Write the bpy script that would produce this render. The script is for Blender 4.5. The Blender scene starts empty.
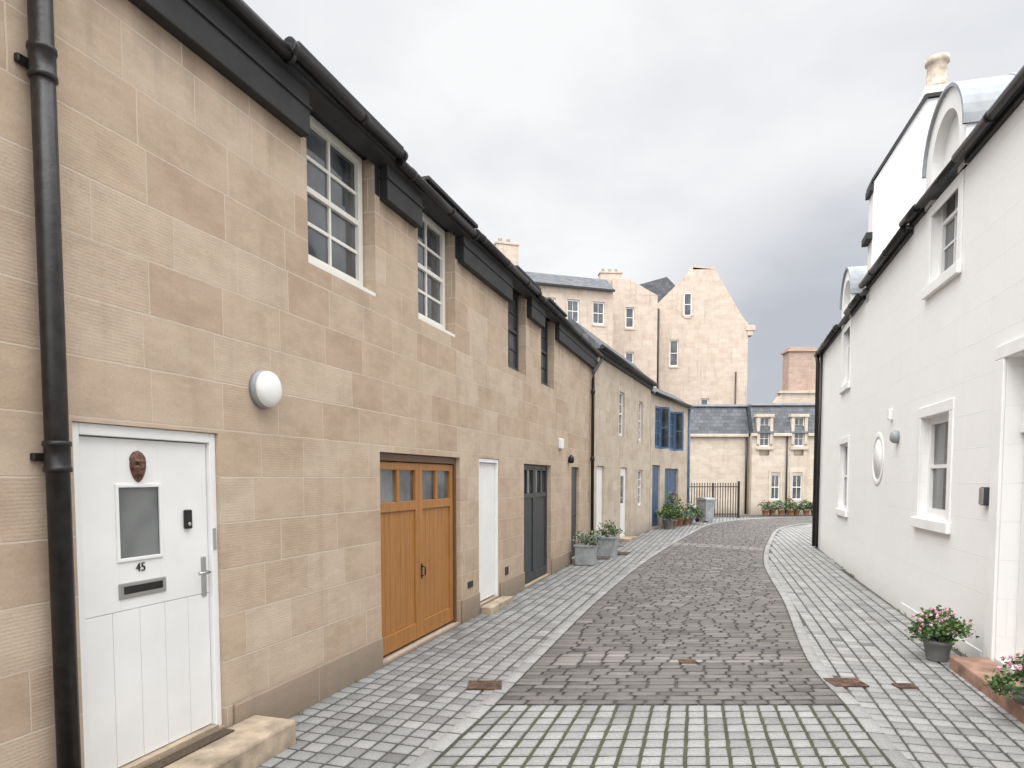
import bpy, bmesh, math, random, bisect
from mathutils import Vector, Matrix
random.seed(7)
R=random.random
def U(a,b): return a+(b-a)*R()
scn=bpy.context.scene
scn.view_settings.view_transform='Standard'
scn.view_settings.look='None'
scn.view_settings.exposure=0

# ------------------------------------------------------------ node helpers
def newmat(name):
    m=bpy.data.materials.new(name); m.use_nodes=True
    nt=m.node_tree
    b=nt.nodes['Principled BSDF']
    return m,nt,b
class N:
    def __init__(s,nt): s.nt=nt
    def node(s,t,**k):
        n=s.nt.nodes.new(t)
        for a,v in k.items(): setattr(n,a,v)
        return n
    def link(s,a,b): s.nt.links.new(a,b)
    def math(s,op,a,b=None,c=None,clamp=False):
        n=s.node('ShaderNodeMath',operation=op); n.use_clamp=clamp
        for i,v in enumerate((a,b,c)):
            if v is None: continue
            if isinstance(v,(int,float)): n.inputs[i].default_value=v
            else: s.link(v,n.inputs[i])
        return n.outputs[0]
    def mix(s,f,a,b,blend='MIX'):
        n=s.node('ShaderNodeMix',data_type='RGBA',blend_type=blend)
        for i,v in ((0,f),(6,a),(7,b)):
            if isinstance(v,(int,float)): n.inputs[i].default_value=v
            elif isinstance(v,(tuple,list)): n.inputs[i].default_value=(*v[:3],1)
            else: s.link(v,n.inputs[i])
        return n.outputs[2]
    def noise(s,vec,scale,detail=4,rough=.55):
        n=s.node('ShaderNodeTexNoise'); n.inputs['Scale'].default_value=scale
        n.inputs['Detail'].default_value=detail; n.inputs['Roughness'].default_value=rough
        if vec is not None: s.link(vec,n.inputs['Vector'])
        return n.outputs[0]
    def ramp(s,f,stops):
        n=s.node('ShaderNodeValToRGB'); e=n.color_ramp.elements
        while len(e)<len(stops): e.new(.5)
        for i,(p,c) in enumerate(stops):
            e[i].position=p; e[i].color=(*c,1) if len(c)==3 else c
        s.link(f,n.inputs[0]); return n.outputs[0]
    def smooth(s,v,a,b):
        n=s.node('ShaderNodeMapRange',interpolation_type='SMOOTHSTEP')
        s.link(v,n.inputs[0]); n.inputs[1].default_value=a; n.inputs[2].default_value=b
        return n.outputs[0]
    def vscale(s,vec,sc):
        n=s.node('ShaderNodeMapping'); n.inputs['Scale'].default_value=sc
        s.link(vec,n.inputs['Vector']); return n.outputs[0]
    def bump(s,h,strength,dist,normal=None):
        n=s.node('ShaderNodeBump'); n.inputs['Strength'].default_value=strength
        n.inputs['Distance'].default_value=dist; s.link(h,n.inputs['Height'])
        if normal is not None: s.link(normal,n.inputs['Normal'])
        return n.outputs[0]

def simple(name,col,rough=.5,metal=0,noise_amt=.12,nscale=6,bump=0,bscale=40,spec=.5):
    m,nt,b=newmat(name); k=N(nt)
    tc=k.node('ShaderNodeTexCoord').outputs['Object']
    n=k.noise(tc,nscale,4)
    lo=tuple(max(0,c*(1-noise_amt*1.6)) for c in col); hi=tuple(min(1,c*(1+noise_amt)) for c in col)
    c=k.ramp(n,[(.3,lo),(.7,hi)])
    k.link(c,b.inputs['Base Color'])
    b.inputs['Roughness'].default_value=rough; b.inputs['Metallic'].default_value=metal
    b.inputs['Specular IOR Level'].default_value=spec
    if bump:
        h=k.noise(tc,bscale,4); k.link(k.bump(h,bump,.01),b.inputs['Normal'])
    return m

def ashlar(name,tones,mortar,bw=.62,rh=.31,msize=.005,stain=.35,rib=.2,groove=.6,base_dirt=.5,off=0.0,vein=1.0,mmix=.7,top_dirt=0):
    m,nt,b=newmat(name); k=N(nt)
    uv=k.node('ShaderNodeUVMap').outputs[0]
    sp=k.node('ShaderNodeSeparateXYZ'); k.link(uv,sp.inputs[0])
    u,v=sp.outputs[0],k.math('ADD',sp.outputs[1],off)
    row=k.math('FLOOR',k.math('DIVIDE',v,rh))
    wn=k.node('ShaderNodeTexWhiteNoise',noise_dimensions='1D'); k.link(row,wn.inputs['W'])
    r=wn.outputs['Value']
    u2=k.math('ADD',k.math('MULTIPLY',u,k.math('MULTIPLY_ADD',r,.45,.8)),k.math('MULTIPLY',r,7.3))
    cb=k.node('ShaderNodeCombineXYZ'); k.link(u2,cb.inputs[0]); k.link(v,cb.inputs[1])
    nz=k.node('ShaderNodeTexNoise'); nz.inputs['Scale'].default_value=9; k.link(uv,nz.inputs['Vector'])
    vm=k.node('ShaderNodeVectorMath',operation='MULTIPLY_ADD'); k.link(nz.outputs['Color'],vm.inputs[0])
    vm.inputs[1].default_value=(.008,.008,0); k.link(cb.outputs[0],vm.inputs[2])
    br=k.node('ShaderNodeTexBrick',offset=0.0,squash=1.0)
    k.link(vm.outputs[0],br.inputs['Vector'])
    br.inputs['Scale'].default_value=1; br.inputs['Brick Width'].default_value=bw
    br.inputs['Row Height'].default_value=rh; br.inputs['Mortar Size'].default_value=msize
    br.inputs['Mortar Smooth'].default_value=.25
    br.inputs['Color1'].default_value=(0,0,0,1); br.inputs['Color2'].default_value=(1,1,1,1)
    br.inputs['Mortar'].default_value=(.5,.5,.5,1)
    n=len(tones)
    tone=k.ramp(br.outputs['Color'],[(i/(n-1),t) for i,t in enumerate(tones)])
    n1=k.noise(k.vscale(uv,(1.3,1.9,1)),1.6,6,.65)
    n2=k.noise(k.vscale(uv,(3.5,.35,1)),1.3,5,.6)
    n3=k.noise(uv,60,4,.7)
    n4=k.noise(k.vscale(uv,(6,16,1)),1.0,4,.6)
    c=tone
    if vein:
        c=k.mix(k.math('MULTIPLY',k.smooth(n1,.35,.7),vein),c,k.mix(1,tone,(.84,.82,.80),'MULTIPLY'))
        c=k.mix(k.math('MULTIPLY',k.smooth(n4,.45,.75),.35*vein),c,k.mix(1,tone,(1.2,1.18,1.15),'MULTIPLY'))
        c=k.mix(k.math('MULTIPLY',k.smooth(n3,.42,.7),.28*vein),c,k.mix(1,c,(.72,.69,.66),'MULTIPLY'))
    f2=k.math('MULTIPLY',k.smooth(n2,.5,.8),stain)
    c=k.mix(f2,c,(.17,.145,.115))
    dirt=k.math('MULTIPLY',k.math('SUBTRACT',1,k.smooth(k.math('ADD',v,k.math('MULTIPLY',n1,.5)),.15+off,.8+off)),base_dirt)
    c=k.mix(dirt,c,(.13,.115,.09))
    if top_dirt:
        td=k.math('MULTIPLY',k.smooth(k.math('ADD',v,k.math('MULTIPLY',n2,1.2)),4.7,5.3),top_dirt)
        c=k.mix(td,c,(.12,.105,.085))
    c=k.mix(k.math('MULTIPLY',br.outputs['Fac'],mmix),c,mortar)
    k.link(c,b.inputs['Base Color'])
    b.inputs['Roughness'].default_value=.9; b.inputs['Specular IOR Level'].default_value=.2
    h=k.math('MULTIPLY',n3,1.0)
    if rib:
        ribs=k.math('SINE',k.math('MULTIPLY',k.math('ADD',v,k.math('MULTIPLY',n1,.01)),2*math.pi/.019))
        wn2=k.math('GREATER_THAN',br.outputs['Color'],.45)
        h=k.math('ADD',k.math('MULTIPLY',k.math('MULTIPLY',ribs,wn2),.5*rib),h)
    h=k.math('SUBTRACT',h,k.math('MULTIPLY',br.outputs['Fac'],groove*3))
    k.link(k.bump(h,.55,.004),b.inputs['Normal'])
    return m

def attr_stone(name,stops,rough=.75,moss=0,spec=.4):
    m,nt,b=newmat(name); k=N(nt)
    at=k.node('ShaderNodeAttribute',attribute_name='Col')
    tc=k.node('ShaderNodeTexCoord').outputs['Object']
    c=k.ramp(at.outputs['Fac'],stops)
    n=k.noise(tc,70,4,.7); n2=k.noise(tc,1.1,5,.6); n3=k.noise(tc,.35,3,.5)
    c=k.mix(k.smooth(n,.3,.75),k.mix(1,c,(.78,.78,.78),'MULTIPLY'),k.mix(1,c,(1.15,1.15,1.15),'MULTIPLY'))
    c=k.mix(k.math('MULTIPLY',k.smooth(n2,.45,.72),.4),c,k.mix(1,c,(.68,.66,.63),'MULTIPLY'))
    c=k.mix(k.math('MULTIPLY',k.smooth(n3,.45,.65),.3),c,k.mix(1,c,(1.2,1.19,1.17),'MULTIPLY'))
    if moss: c=k.mix(k.math('MULTIPLY',k.smooth(n2,.55,.78),moss),c,(.06,.075,.03))
    k.link(c,b.inputs['Base Color']); b.inputs['Roughness'].default_value=rough
    b.inputs['Specular IOR Level'].default_value=spec
    k.link(k.bump(n,.5,.004),b.inputs['Normal'])
    return m

def leafmat(name,stops):
    m,nt,b=newmat(name); k=N(nt)
    at=k.node('ShaderNodeAttribute',attribute_name='Col')
    k.link(k.ramp(at.outputs['Fac'],stops),b.inputs['Base Color'])
    b.inputs['Roughness'].default_value=.6
    return m

def slate(name):
    m,nt,b=newmat(name); k=N(nt)
    uv=k.node('ShaderNodeUVMap').outputs[0]
    br=k.node('ShaderNodeTexBrick'); k.link(uv,br.inputs['Vector'])
    br.inputs['Scale'].default_value=1; br.inputs['Brick Width'].default_value=.28; br.inputs['Row Height'].default_value=.2
    br.inputs['Mortar Size'].default_value=.008
    br.inputs['Color1'].default_value=(.045,.05,.06,1); br.inputs['Color2'].default_value=(.11,.12,.14,1); br.inputs['Mortar'].default_value=(.02,.02,.022,1)
    n=k.noise(uv,3,5); c=k.mix(k.math('MULTIPLY',n,.35),br.outputs['Color'],(.15,.15,.14))
    k.link(c,b.inputs['Base Color']); b.inputs['Roughness'].default_value=.6
    k.link(k.bump(k.math('SUBTRACT',1,br.outputs['Fac']),.5,.01),b.inputs['Normal'])
    return m

sand=ashlar('sandstone',[(.50,.385,.285),(.54,.43,.33),(.475,.36,.27),(.57,.465,.365),(.52,.405,.305),(.50,.39,.30)],(.60,.51,.42),msize=.0055,top_dirt=.35,stain=.22,base_dirt=.35)
sand2=ashlar('sandstone_b',[(.54,.455,.36),(.58,.50,.405),(.51,.425,.335),(.60,.525,.43)],(.5,.43,.35),bw=.55,rh=.3,rib=0,stain=.25)
tene=ashlar('tenement_stone',[(.57,.475,.395),(.60,.505,.425),(.545,.45,.37),(.62,.53,.45),(.58,.485,.405)],(.50,.43,.37),bw=.7,rh=.34,rib=0,msize=.008,stain=.4,vein=.8)
cream=ashlar('cream_stone',[(.60,.52,.43),(.64,.565,.475),(.57,.49,.40)],(.5,.43,.36),bw=.6,rh=.3,rib=0,stain=.3)
white=ashlar('white_masonry',[(.84,.84,.825),(.85,.85,.835),(.835,.835,.82)],(.76,.76,.75),bw=.95,rh=.36,msize=.005,rib=0,stain=.03,groove=.25,base_dirt=.2,vein=.10,mmix=.6)
brickm=ashlar('pale_brick',[(.44,.31,.25),(.48,.36,.30),(.40,.29,.23)],(.45,.38,.32),bw=.25,rh=.09,rib=0)
plinthm=ashlar('plinth_stone',[(.40,.31,.23),(.43,.34,.26),(.37,.285,.21)],(.46,.39,.32),bw=1.3,rh=.6,rib=0,base_dirt=.6)
stepm=simple('step_stone',(.40,.32,.235),.9,noise_amt=.3,nscale=5,bump=.5)
redstep=simple('red_step_stone',(.30,.18,.13),.85,noise_amt=.3,nscale=6,bump=.4)
slatem=slate('slate')
black=simple('black_paint',(.014,.012,.012),.38,noise_amt=.5,nscale=14,bump=.15,bscale=50)
blackr=simple('black_lead',(.016,.016,.017),.6,noise_amt=.4,nscale=3,bump=.4,bscale=8)
leadm=simple('lead_grey',(.30,.32,.34),.5,noise_amt=.15,nscale=3)
wpaint=simple('white_paint',(.80,.80,.79),.4,noise_amt=.03,nscale=3)
creamp=simple('cream_paint',(.76,.74,.68),.4,noise_amt=.03,nscale=3)
wtrim=simple('white_trim_paint',(.84,.84,.825),.6,noise_amt=.03,nscale=4,bump=.15)
greyp=simple('charcoal_paint',(.035,.04,.045),.45,noise_amt=.15)
bluep=simple('blue_paint',(.05,.10,.19),.45,noise_amt=.2)
bluel=simple('light_blue_paint',(.10,.18,.31),.45,noise_amt=.2)
zinc=simple('zinc_metal',(.36,.38,.39),.5,.3,noise_amt=.2)
plast=simple('grey_plastic',(.22,.22,.22),.5)
terra=simple('terracotta',(.38,.20,.12),.8)
buff=simple('buff_clay',(.55,.47,.38),.85,noise_amt=.25,nscale=9)
rust=simple('rusty_iron',(.10,.055,.035),.7,noise_amt=.5,nscale=18,bump=.8,bscale=60)
chrome=simple('brushed_steel',(.5,.5,.5),.3,.9,noise_amt=.05)
brown=simple('carved_wood',(.13,.055,.03),.45,noise_amt=.6,nscale=60,bump=.6)
opal=simple('opal_glass',(.82,.82,.80),.2,noise_amt=.02)
matm=simple('coir_mat',(.08,.055,.035),.95,noise_amt=.4,nscale=80)
def glassmat(name,a,bcol,rough=.04):
    m,nt,b=newmat(name); k=N(nt)
    tc=k.node('ShaderNodeTexCoord').outputs['Object']
    n=k.noise(tc,1.7,3)
    k.link(k.ramp(n,[(.35,a),(.65,bcol)]),b.inputs['Base Color'])
    b.inputs['Roughness'].default_value=rough; b.inputs['Specular IOR Level'].default_value=.8
    k.link(k.bump(n,.04,.02),b.inputs['Normal'])
    return m
glass=glassmat('window_glass',(.025,.03,.035),(.10,.11,.12))
glassl=glassmat('misty_glass',(.05,.055,.058),(.17,.18,.18),.08)
def timber(name,c1,c2):
    m,nt,b=newmat(name); k=N(nt)
    uv=k.node('ShaderNodeUVMap').outputs[0]
    n=k.noise(k.vscale(uv,(28,1.2,1)),2.0,6,.6); n2=k.noise(k.vscale(uv,(9,.3,1)),1.0,3)
    f=k.math('ADD',k.math('MULTIPLY',n,.7),k.math('MULTIPLY',n2,.3))
    k.link(k.ramp(f,[(.3,c1),(.7,c2)]),b.inputs['Base Color'])
    b.inputs['Roughness'].default_value=.45
    k.link(k.bump(n,.25,.003),b.inputs['Normal'])
    return m
oak=timber('varnished_timber',(.25,.10,.022),(.46,.21,.055))
oakd=timber('dark_timber',(.10,.05,.025),(.17,.09,.04))

# ------------------------------------------------------------ mesh helpers
def empty(name,loc):
    e=bpy.data.objects.new(name,None); scn.collection.objects.link(e); e.location=loc; e.empty_display_size=.2
    return e
def child(e,parent):
    e.parent=parent; e.matrix_parent_inverse=Matrix.Translation(-(bases[parent.name])); return e
class _B(dict):
    def __missing__(s,k):
        return wloc(bpy.data.objects[k])
bases=_B()
def wloc(o):
    # helper empties keep their world position in .location (parent inverse cancels the parent's offset)
    return Vector(o.location)
def mesh(name,V,F,mat,parent=None,UV=None,smooth=False,bevel=0,col=None,fix=True,seg=2):
    me=bpy.data.meshes.new(name); me.from_pydata([tuple(v) for v in V],[],F); me.update()
    if UV is not None:
        ul=me.uv_layers.new(name='UVMap'); flat=[c for uv in UV for c in uv]
        ul.data.foreach_set('uv',flat)
    if col is not None:
        ca=me.attributes.new('Col','FLOAT','FACE'); ca.data.foreach_set('value',col)
    if fix:
        bm=bmesh.new(); bm.from_mesh(me); bmesh.ops.recalc_face_normals(bm,faces=bm.faces); bm.to_mesh(me); bm.free()
    if smooth: me.polygons.foreach_set('use_smooth',[True]*len(me.polygons))
    me.materials.append(mat)
    o=bpy.data.objects.new(name,me); scn.collection.objects.link(o)
    if bevel:
        md=o.modifiers.new('bevel','BEVEL'); md.width=bevel; md.segments=seg; md.limit_method='ANGLE'
    if parent is not None: child(o,parent)
    return o
class Fr:
    def __init__(s,o,d,sg=1):
        l=math.hypot(*d); s.o=o; s.d=(d[0]/l,d[1]/l); s.n=(s.d[1]*sg,-s.d[0]*sg)
    def p(s,a,n,z): return (s.o[0]+s.d[0]*a+s.n[0]*n, s.o[1]+s.d[1]*a+s.n[1]*n, z)
    def boxes(s,name,L,mat,parent=None,bevel=0,uo=0):
        V=[];F=[];UVs=[]
        for (s0,s1,n0,n1,z0,z1) in L:
            b=len(V); loc=[(a,n,z) for a in (s0,s1) for n in (n0,n1) for z in (z0,z1)]
            V+=[s.p(*q) for q in loc]
            for f,ax in (((0,1,3,2),0),((4,6,7,5),0),((0,4,5,1),1),((2,3,7,6),1),((0,2,6,4),2),((1,5,7,3),2)):
                F.append(tuple(b+i for i in f))
                for i in f:
                    a,n,z=loc[i]
                    UVs.append((n+a+uo,z) if ax==0 else (a+uo,z) if ax==1 else (a+uo,n))
        return mesh(name,V,F,mat,parent,UVs,bevel=bevel,fix=False)
    def box(s,name,s0,s1,n0,n1,z0,z1,mat,parent=None,bevel=0): return s.boxes(name,[(s0,s1,n0,n1,z0,z1)],mat,parent,bevel)
    def wall(s,name,s0,s1,z0,z1,ops,mat,parent,dep=.2,rev=.15):
        ss=sorted(set([s0,s1]+[v for o in ops for v in (o[0],o[1])])); zs=sorted(set([z0,z1]+[v for o in ops for v in (o[2],o[3])]))
        V=[];F=[];UVs=[]
        def q(ps,uvs):
            b=len(V); V.extend(ps); F.append((b,b+1,b+2,b+3)); UVs.extend(uvs)
        for i in range(len(ss)-1):
            for j in range(len(zs)-1):
                a,b,c,d=ss[i],ss[i+1],zs[j],zs[j+1]; cs,cz=(a+b)/2,(c+d)/2
                if any(o[0]<cs<o[1] and o[2]<cz<o[3] for o in ops): continue
                q([s.p(a,0,c),s.p(b,0,c),s.p(b,0,d),s.p(a,0,d)],[(a,c),(b,c),(b,d),(a,d)])
        for o in ops:
            a,b,c,d=o[:4]; r=o[4] if len(o)>4 else rev; r=-r
            q([s.p(a,0,c),s.p(a,r,c),s.p(a,r,d),s.p(a,0,d)],[(a,c),(a+r,c),(a+r,d),(a,d)])
            q([s.p(b,0,c),s.p(b,r,c),s.p(b,r,d),s.p(b,0,d)],[(b,c),(b-r,c),(b-r,d),(b,d)])
            if d<z1-1e-4: q([s.p(a,0,d),s.p(b,0,d),s.p(b,r,d),s.p(a,r,d)],[(a,d+.01),(b,d+.01),(b,d+.1),(a,d+.1)])
            q([s.p(a,0,c),s.p(b,0,c),s.p(b,r,c),s.p(a,r,c)],[(a,c-.01),(b,c-.01),(b,c-.1),(a,c-.1)])
        for e in (s0,s1):
            q([s.p(e,0,z0),s.p(e,-dep,z0),s.p(e,-dep,z1),s.p(e,0,z1)],[(e,z0),(e+dep,z0),(e+dep,z1),(e,z1)])
        return mesh(name,V,F,mat,parent,UVs,fix=False)
    def prism(s,name,poly,n0,n1,mat,parent,bevel=0):
        m=len(poly); V=[s.p(a,n0,z) for a,z in poly]+[s.p(a,n1,z) for a,z in poly]; F=[tuple(range(m)),tuple(range(2*m-1,m-1,-1))]
        UVs=[poly[i] for i in range(m)]+[poly[i-m] for i in range(2*m-1,m-1,-1)]
        for i in range(m):
            j=(i+1)%m; F.append((i,j,j+m,i+m)); a,b=poly[i],poly[j]
            l=math.hypot(b[0]-a[0],b[1]-a[1]); UVs+=[(0,0),(l,0),(l,n1-n0),(0,n1-n0)] if abs(a[1]-b[1])<1e-4 else [(a[0]+n0,a[1]),(b[0]+n0,b[1]),(b[0]+n1,b[1]),(a[0]+n1,a[1])]
        return mesh(name,V,F,mat,parent,UVs,bevel=bevel,fix=False)
    def extr(s,name,poly,s0,s1,mat,parent,bevel=0,roof=False):
        m=len(poly); V=[s.p(s0,n,z) for n,z in poly]+[s.p(s1,n,z) for n,z in poly]; F=[tuple(range(m)),tuple(range(2*m-1,m-1,-1))]
        UVs=[poly[i] for i in range(m)]+[poly[i-m] for i in range(2*m-1,m-1,-1)]
        for i in range(m):
            j=(i+1)%m; F.append((i,j,j+m,i+m)); a,b=poly[i],poly[j]; l=math.hypot(b[0]-a[0],b[1]-a[1])
            UVs+=[(s0,0),(s0,l),(s1,l),(s1,0)]
        return mesh(name,V,F,mat,parent,UVs,bevel=bevel,fix=False)
    def window(s,name,s0,s1,z0,z1,n,cols,rows,fm,parent,gm=None,fw=.05,bar=.022,sash=True,th=.045):
        e=child(empty(name,s.p((s0+s1)/2,n,(z0+z1)/2)),parent)
        gm=gm or glass
        L=[(s0,s0+fw,n,n+th,z0,z1),(s1-fw,s1,n,n+th,z0,z1),(s0+fw,s1-fw,n,n+th,z1-fw,z1),(s0+fw,s1-fw,n,n+th+.01,z0,z0+fw*1.3)]
        zi0,zi1=z0+fw*1.3,z1-fw
        if sash: zm=(zi0+zi1)/2; L.append((s0+fw,s1-fw,n,n+th-.004,zm-.022,zm+.022))
        for i in range(1,cols):
            c=s0+fw+(s1-s0-2*fw)*i/cols; L.append((c-bar/2,c+bar/2,n,n+th*.6,zi0,zi1))
        for i in range(1,rows):
            if sash and rows%2==0 and i==rows//2: continue
            c=zi0+(zi1-zi0)*i/rows; L.append((s0+fw,s1-fw,n,n+th*.55,c-bar/2,c+bar/2))
        s.boxes('frame',L,fm,e)
        s.boxes('glass',[(s0+fw*.5,s1-fw*.5,n-.01,n+.008,z0+fw*.5,z1-fw*.5)],gm,e)
        return e
def tube(name,pts,r,mat,parent=None,seg=14):
    V=[];F=[];P=[Vector(p) for p in pts]
    for i,p in enumerate(P):
        t=(P[min(i+1,len(P)-1)]-P[max(i-1,0)]).normalized()
        a=Vector((0,0,1)) if abs(t.z)<.9 else Vector((1,0,0))
        x=t.cross(a).normalized(); y=t.cross(x).normalized()
        rr=r[i] if isinstance(r,(list,tuple)) else r
        for k in range(seg):
            an=2*math.pi*k/seg; V.append(p+x*math.cos(an)*rr+y*math.sin(an)*rr)
    for i in range(len(P)-1):
        for k in range(seg):
            F.append((i*seg+k,i*seg+(k+1)%seg,(i+1)*seg+(k+1)%seg,(i+1)*seg+k))
    F.append(tuple(range(seg))); F.append(tuple((len(P)-1)*seg+k for k in range(seg)))
    o=mesh(name,V,F,mat,parent)
    for p in o.data.polygons: p.use_smooth=len(p.vertices)==4
    return o
def lathe(name,c,prof,mat,parent=None,seg=28,axis=None):
    ux,uy,uz=axis or (Vector((1,0,0)),Vector((0,1,0)),Vector((0,0,1)))
    c=Vector(c);V=[];F=[]
    for r,h in prof:
        for k in range(seg):
            a=2*math.pi*k/seg; V.append(c+ux*math.cos(a)*r+uy*math.sin(a)*r+uz*h)
    for i in range(len(prof)-1):
        for k in range(seg): F.append((i*seg+k,i*seg+(k+1)%seg,(i+1)*seg+(k+1)%seg,(i+1)*seg+k))
    F.append(tuple(range(seg))); F.append(tuple((len(prof)-1)*seg+k for k in range(seg)))
    o=mesh(name,V,F,mat,parent)
    for p in o.data.polygons: p.use_smooth=len(p.vertices)==4
    return o

# ------------------------------------------------------------ ground
asph,nt,b=newmat('ground_gravel_tar'); k=N(nt)
tc=k.node('ShaderNodeTexCoord').outputs['Object']
k.link(k.ramp(k.noise(tc,3,8,.7),[(.3,(.12,.12,.12)),(.7,(.20,.195,.19))]),b.inputs['Base Color']); b.inputs['Roughness'].default_value=.9
mesh('ground',[(-150,-100,0),(150,-100,0),(150,250,0),(-150,250,0)],[(0,1,2,3)],asph)
def jointmat(name,a,c,sc=3):
    m,nt,b=newmat(name); k=N(nt); tc=k.node('ShaderNodeTexCoord').outputs['Object']
    k.link(k.ramp(k.noise(tc,sc,6,.65),[(.38,a),(.62,c)]),b.inputs['Base Color']); b.inputs['Roughness'].default_value=1
    k.link(k.bump(k.noise(tc,60,4),.6,.01),b.inputs['Normal']); return m
jdark=jointmat('joint_grit',(.055,.052,.046),(.10,.095,.085))
jmoss=jointmat('joint_moss',(.045,.047,.03),(.065,.075,.036),4)

LK,LA=.3172,-3.3565
def interp(T,y):
    if y<=T[0][1]: a,b=T[0],T[1]
    else:
        a,b=T[-2],T[-1]
        for i in range(len(T)-1):
            if T[i][1]<=y<=T[i+1][1]: a,b=T[i],T[i+1]; break
    f=(y-a[1])/(b[1]-a[1]); return a[0]+(b[0]-a[0])*f
wallL=[(LA+LK*-6,-6),(LA+LK*16.9,16.9),(4.8,23.8),(7.38,28.7),(9.5,33)]
wallR=[(1.748,-4),(5.352,9.3),(6.17,12),(8.07,18),(40,18.01),(41,40)]
CL=[(-1.1,2.2),(-.525,4.265),(-.14,5.43),(.285,6.86),(1.34,10.29),(3.11,15.35),(5.78,22.1),(8.17,27.4),(11,30.5),(16,33)]
CR=[(2.1,2.2),(2.44,4.265),(2.70,5.43),(3.0,6.86),(4.05,10.1),(5.45,14.7),(7.5,19.9),(9.85,25.0),(12.3,27.6),(17,29.5)]
def catmull(P,n=30):
    out=[]
    for i in range(len(P)-1):
        p0=P[max(i-1,0)];p1=P[i];p2=P[i+1];p3=P[min(i+2,len(P)-1)]
        for j in range(n):
            t=j/n
            out.append(tuple(.5*((2*p1[c])+(-p0[c]+p2[c])*t+(2*p0[c]-5*p1[c]+4*p2[c]-p3[c])*t*t+(-p0[c]+3*p1[c]-3*p2[c]+p3[c])*t**3) for c in (0,1)))
    out.append(P[-1]); return out
CLs=catmull(CL); CRs=catmull(CR)
class Stones:
    def __init__(s): s.V=[];s.F=[];s.C=[]
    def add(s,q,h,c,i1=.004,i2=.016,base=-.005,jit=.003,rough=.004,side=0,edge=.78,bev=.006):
        q=[Vector((p[0]+U(-jit,jit),p[1]+U(-jit,jit))) for p in q]
        ce=(q[0]+q[1]+q[2]+q[3])/4; b=len(s.V)
        for (ins,z) in ((0,base),(i1,h-bev),(i2,h)):
            for p in q:
                d=(ce-p); l=d.length; pp=p+d*(min(.45,ins*1.35/l))
                s.V.append((pp.x,pp.y,z+(U(-1,1)*rough*.5 if ins>i1 else 0)))
        for r in range(2):
            for i in range(4):
                j=(i+1)%4; s.F.append((b+r*4+i,b+r*4+j,b+r*4+4+j,b+r*4+4+i))
        s.F.append((b+8,b+9,b+10,b+11)); s.C+= [side]*4+[c*edge]*4+[c]  # side faces get the darkest value: joint occlusion painted into the stone colour
    def build(s,name,mat): return mesh(name,s.V,s.F,mat,None,None,smooth=True,col=s.C,fix=False)
cl01=lambda v:min(1,max(.12,v))
cob=Stones()
i0=2*30; mid=[((a[0]+b_[0])/2,(a[1]+b_[1])/2) for a,b_ in zip(CLs,CRs)]
al=[0]
for i in range(i0+1,len(mid)): al.append(al[-1]+math.dist(mid[i-1],mid[i]))
def at(d):
    j=min(max(bisect.bisect_right(al,d)-1,0),len(al)-2); f=(d-al[j])/(al[j+1]-al[j]); f=min(f,1)
    g=lambda A:(A[i0+j][0]*(1-f)+A[i0+j+1][0]*f, A[i0+j][1]*(1-f)+A[i0+j+1][1]*f)
    return g(CLs),g(CRs)
d=.01
def lerp(a,b,t): return (a[0]+(b[0]-a[0])*t,a[1]+(b[1]-a[1])*t)
while d<al[-1]-.3:
    w=U(.095,.125); A0,B0=at(d+.005); A1,B1=at(d+w-.005)
    W=math.dist(A0,B0); x=.0
    light=.3 if (1.25<d<1.55 or 13<d<13.7) else 0
    rowc=U(-.06,.06)
    while x<W-.05:
        l=U(.16,.29)
        if W-(x+l)<.12: l=W-x
        t0=(x+.005)/W; t1=(x+l-.005)/W
        q=[lerp(A0,B0,t0),lerp(A0,B0,t1),lerp(A1,B1,t1),lerp(A1,B1,t0)]
        c=cl01(random.gauss(.46+rowc,.13)+light)
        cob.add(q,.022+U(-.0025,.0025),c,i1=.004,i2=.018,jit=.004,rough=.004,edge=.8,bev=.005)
        x+=l
    d+=w
cobm=attr_stone('cobble_stone',[(0,(.04,.037,.034)),(.15,(.075,.07,.066)),(.45,(.132,.122,.113)),(.7,(.175,.162,.15)),(1,(.29,.27,.25))],.58,.1)  # lowest stop is the painted shade on the cobbles' side faces
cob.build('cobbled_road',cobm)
settm=attr_stone('granite_sett',[(0,(.09,.087,.08)),(.15,(.17,.17,.168)),(.5,(.27,.27,.265)),(.8,(.325,.322,.313)),(1,(.39,.385,.37))],.8)  # lowest stop colours the stone sides as painted joint shade
pat=Stones(); h=.145
ys=[5.42-h*(i+1) for i in range(21)]
for y in ys:
    nn=20
    sl=lambda yy,f:interp(CL,yy)+.01+f*(interp(CR,yy)-interp(CL,yy)-.02)
    for i in range(nn):
        g=.0075; e=.009/3.0
        q=[(sl(y+g,i/nn+e),y+g),(sl(y+g,(i+1)/nn-e),y+g),(sl(y+h-g,(i+1)/nn-e),y+h-g),(sl(y+h-g,i/nn+e),y+h-g)]
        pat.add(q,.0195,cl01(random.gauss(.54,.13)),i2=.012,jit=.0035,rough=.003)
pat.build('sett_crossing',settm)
pav=Stones()
dx,dy=.3023,.9532; sp=.148; g=.0062
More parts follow.
